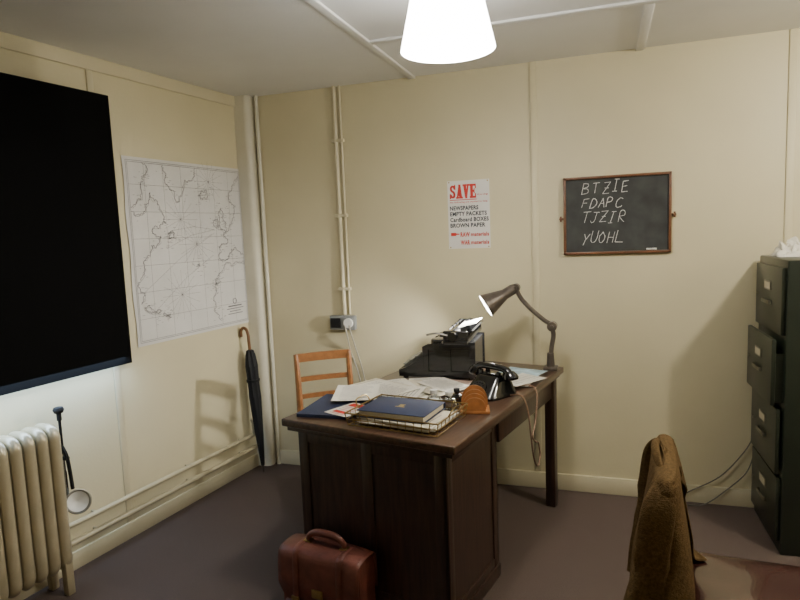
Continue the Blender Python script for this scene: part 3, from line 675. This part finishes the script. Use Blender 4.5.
x_,y_,d_=frame_from(hd);hm=Matrix(((x_.x,y_.x,d_.x,h0.x),(x_.y,y_.y,d_.y,h0.y),(x_.z,y_.z,d_.z,h0.z),(0,0,0,1)))
b=nb();lathe(b,[(.0005,-.01),(.022,-.008),(.028,.01),(.028,.060),(.034,.078),(.064,.174),(.062,.175),(.0315,.080),(.024,.062),(.0005,.055)],hm,36);fin(b,'lamp_shade',gun,r)
b=nb();lathe(b,[(.024,.066),(.0312,.0808),(.0612,.1745)],hm,36);fin(b,'shade_lining',lampin,r)
b=nb();lathe(b,[(.0005,.06),(.012,.07),(.02,.09),(.024,.110),(.020,.128),(.0005,.137)],hm,20);fin(b,'lamp_bulb',bulbm,r)
def light(nm,t,loc,e,col,size=.03,rot=None,**k):
    l=bpy.data.lights.new(nm,t);l.energy=e;l.color=col
    if t!='AREA': l.shadow_soft_size=size
    for a,v in k.items(): setattr(l,a,v)
    o=bpy.data.objects.new(nm,l);COL.objects.link(o);o.location=loc
    if rot is not None:o.rotation_euler=rot
    return o
lp=bp+h0+hd*.15
light('desk_lamp_light','SPOT',lp,44,(1.,.97,.90),.02,rot=hd.to_track_quat('-Z','Y').to_euler(),spot_size=radians(140),spot_blend=.8)
# ---------------------------------------------------------------- pendant
r=root('pendant_lamp',(-.485,2.03,2.095),0,'lit white conical pendant lampshade hanging from the ceiling','lamp')
b=nb();lathe(b,[(.157,0),(.106,.225),(.104,.225),(.155,0),(.157,0)],None,64);fin(b,'lamp_shade',shade_m,r)
b=nb();cyl(b,(0,0,.15),(0,0,.295),.004);cyl(b,(0,0,.15),(0,0,.21),.018);cyl(b,(0,0,.28),(0,0,.295),.04,.045);fin(b,'lamp_cord',white,r)
b=nb()
for k in range(3): cyl(b,(0,0,.21),(.105*cos(k*2.094),.105*sin(k*2.094),.222),.002,seg=6)
fin(b,'shade_carrier',white,r)
b=nb();lathe(b,[(.0005,.06),(.02,.065),(.03,.085),(.028,.11),(.014,.145),(.012,.155),(.0005,.155)],None,24);fin(b,'lamp_bulb',bulbm,r)
light('pendant_light','POINT',(-.485,2.03,2.13),20,(1.,.95,.87),.05)
light('second_ceiling_light','POINT',(1.38,2.19,2.24),64,(1.,.92,.77),.04)
l=light('daylight_leak','AREA',LW(1.80,.022,.945),16,(.50,.70,1.),rot=(0,0,radians(-6.7)),shape='RECTANGLE',size=.03,size_y=1.15)
# ---------------------------------------------------------------- briefcase
r=root('briefcase',(-1.030,2.025,0),-9,'brown leather satchel briefcase standing against the desk','briefcase')
b=nb();prism(b,[(-.060,0),(.060,0),(.058,.265),(.045,.290),(-.045,.290),(-.058,.265)],-.180,.180,YZ)
bmesh.ops.bevel(b,geom=list(b.edges),offset=.004,segments=2,affect='EDGES',clamp_overlap=True);fin(b,'case_body',leather,r)
b=nb();prof=[(.064,.14),(.066,.25),(.062,.284),(.050,.296),(.02,.301),(-.02,.301),(-.050,.294),(-.064,.280),(-.069,.25),(-.073,.18),(-.074,.085)]
NXF=20;rows=[]
for i in range(NXF+1):
    u=i/NXF*2-1;x=u*.186;dr=.012*abs(u)**3;row=[]
    for (yy,zz) in prof:
        k=max(0,(zz-.2)/.1);row.append(b.verts.new((x,yy,zz-dr*k+(.06*abs(u)**8 if zz<.1 and yy<0 else 0))))
    rows.append(row)
for i in range(NXF):
    for j in range(len(prof)-1): b.faces.new((rows[i][j],rows[i+1][j],rows[i+1][j+1],rows[i][j+1]))
o=fin(b,'case_flap',leather,r,ang=40);m=o.modifiers.new('s','SOLIDIFY');m.thickness=.004;m.offset=0
for q in ((-.165,-.015),(.015,.165)):
    b=nb();bx(b,(q[0],-.070,.015),(q[1],-.055,.075),.006,3);fin(b,'front_pocket',leather,r)
for x in (-.10,.10):
    b=nb();tube(b,smooth_path([(x,.02,.303),(x,-.045,.299),(x,-.073,.268),(x,-.079,.13),(x,-.084,.09),(x,-.078,.05)]),.013,8,ry=.22);fin(b,'strap',leather,r)
    b=nb();bx(b,(x-.018,-.088,.085),(x+.018,-.080,.11),.002);fin(b,'buckle',brass,r)
b=nb();bx(b,(-.025,-.082,.12),(.025,-.073,.155),.004);fin(b,'lock',brass,r)
b=nb();tube(b,smooth_path([(-.085,0,.300),(-.08,0,.322),(-.05,0,.342),(0,0,.347),(.05,0,.342),(.08,0,.322),(.085,0,.300)]),[.009+.005*sin(pi*i/36) for i in range(37)],12);fin(b,'handle',leather,r)
for x in (-.085,.085):
    b=nb();bx(b,(x-.016,-.016,.296),(x+.016,.016,.308),.003);fin(b,'handle_mount',brass,r)
# ---------------------------------------------------------------- office chair with seat, facing +x
r=root('office_chair',(.42,1.79,0),-4,'wooden chair with dark red leather seat, jacket over its back','chair')
b=nb();NX=24;g=[]
for i in range(NX+1):
    row=[]
    for j in range(NX+1):
        u=i/NX*2-1;v=j/NX*2-1;q=(max(0,1-abs(u)**7)*max(0,1-abs(v)**7))**.5
        row.append(b.verts.new((u*.232,v*.228,.435+.038*q+.005*noise.noise(Vector((u*2,v*2,1)))*q)))
    g.append(row)
for i in range(NX):
    for j in range(NX): b.faces.new((g[i][j],g[i+1][j],g[i+1][j+1],g[i][j+1]))
bx(b,(-.232,-.228,.41),(.232,.228,.4355));fin(b,'seat',seatl,r,ang=70)
b=nb()
bx(b,(-.235,-.231,.412),(.235,.231,.418),.001)
fin(b,'seat_studding',brass,r)
for q in ((-.2,-.2),(-.2,.2),(.2,-.2),(.2,.2)):
    b=nb();bx(b,(q[0]-.02,q[1]-.02,0),(q[0]+.02,q[1]+.02,.41),.004);fin(b,'leg',oakd,r)
for s in (-1,1):
    b=nb();tube(b,[(-.215,s*.18,.42),(-.238,s*.18,.62),(-.255,s*.17,.80)],.014,10);fin(b,'back_post',oakd,r)
b=nb();bx(b,(-.265,-.17,.78),(-.245,.17,.825),.006);fin(b,'back_rail',oakd,r)
b=nb();bx(b,(-.250,-.17,.60),(-.230,.17,.64),.006);fin(b,'back_rail',oakd,r)
# ---------------------------------------------------------------- filing cabinet
r=root('filing_cabinet',(.745,2.955,0),1.0,'tall dark green metal four-drawer filing cabinet, one drawer ajar','filing cabinet')
b=nb();bx(b,(.0,.0,.0),(.62,.46,1.32),.006);fin(b,'cabinet_body',greenm,r)
for i in range(4):
    z=.055+i*.312;o_=.032 if i==2 else (.0 if i!=1 else .008)
    b=nb();bx(b,(-.018-o_,.018,z),(-o_-.0,.442,z+.295),.004)
    if o_>.03:
        bx(b,(-o_,.03,z+.01),(.3,.038,z+.23));bx(b,(-o_,.422,z+.01),(.3,.43,z+.23));bx(b,(-o_,.03,z+.01),(.3,.43,z+.018))
    d=fin(b,'drawer',greenm,r)
    b=nb();xx=-.018-o_
    bx(b,(xx-.014,.17,z+.12),(xx-.010,.29,z+.138),.002);bx(b,(xx-.012,.17,z+.12),(xx,.177,z+.138),.002);bx(b,(xx-.012,.283,z+.12),(xx,.29,z+.138),.002);fin(b,'handle',nickel,d)
    b=nb();bx(b,(xx-.004,.18,z+.182),(xx,.28,z+.225),.001);fin(b,'label_holder',nickel,d)
    b=nb();bx(b,(xx-.005,.188,z+.189),(xx-.003,.272,z+.218));fin(b,'label_card',paper2,d)
    b=nb();cyl(b,(xx-.006,.40,z+.15),(xx,.40,z+.15),.008);fin(b,'drawer_latch',nickel,d)
def crumple(x,y,sx,sy,h,seed,lab,m):
    r=root('crumpled_paper',(x,y,1.321),0,lab,'paper',group='papers on top of the cabinet')
    b=nb();K=18;g=[]
    for i in range(K+1):
        row=[]
        for j in range(K+1):
            u=i/K-.5;v=j/K-.5;q=max(0,1-(abs(u)*2)**4)*max(0,1-(abs(v)*2)**4)
            z=h*(q*(.45+.9*abs(noise.noise(Vector((u*6+seed,v*6,seed)))*2)))+.001
            row.append(b.verts.new((u*sx+.03*noise.noise(Vector((u*6,v*6,seed+3))),v*sy+.03*noise.noise(Vector((v*6,u*6,seed+5))),z)))
        g.append(row)
    for i in range(K):
        for j in range(K): b.faces.new((g[i][j],g[i+1][j],g[i+1][j+1],g[i][j+1]))
    fin(b,'paper_sheet',m,r,ang=20)
crumple(.84,3.27,.15,.20,.065,1,'crumpled white paper lying on the filing cabinet',paper)
crumple(1.03,3.20,.18,.24,.075,2,'crumpled yellowed paper lying on the filing cabinet',paper2)
# ---------------------------------------------------------------- world + camera
w=bpy.data.worlds.new('w');bpy.context.scene.world=w;w.use_nodes=True
w.node_tree.nodes['Background'].inputs[0].default_value=(.9,.92,1,1);w.node_tree.nodes['Background'].inputs[1].default_value=.05
y,p,rl=radians(18.7),radians(6.3),radians(2.3)
F=Vector((-sin(y)*cos(p),cos(y)*cos(p),-sin(p)));R0=Vector((cos(y),sin(y),0));U0=R0.cross(F)
R=R0*cos(rl)-U0*sin(rl);U=U0*cos(rl)+R0*sin(rl)
ca=bpy.data.cameras.new('camera');ca.lens=605/800*36;ca.sensor_width=36;ca.clip_start=.05
co=bpy.data.objects.new('camera',ca);COL.objects.link(co)
co.matrix_world=Matrix(((R.x,U.x,-F.x,0),(R.y,U.y,-F.y,0),(R.z,U.z,-F.z,1.5),(0,0,0,1)))
bpy.context.scene.camera=co
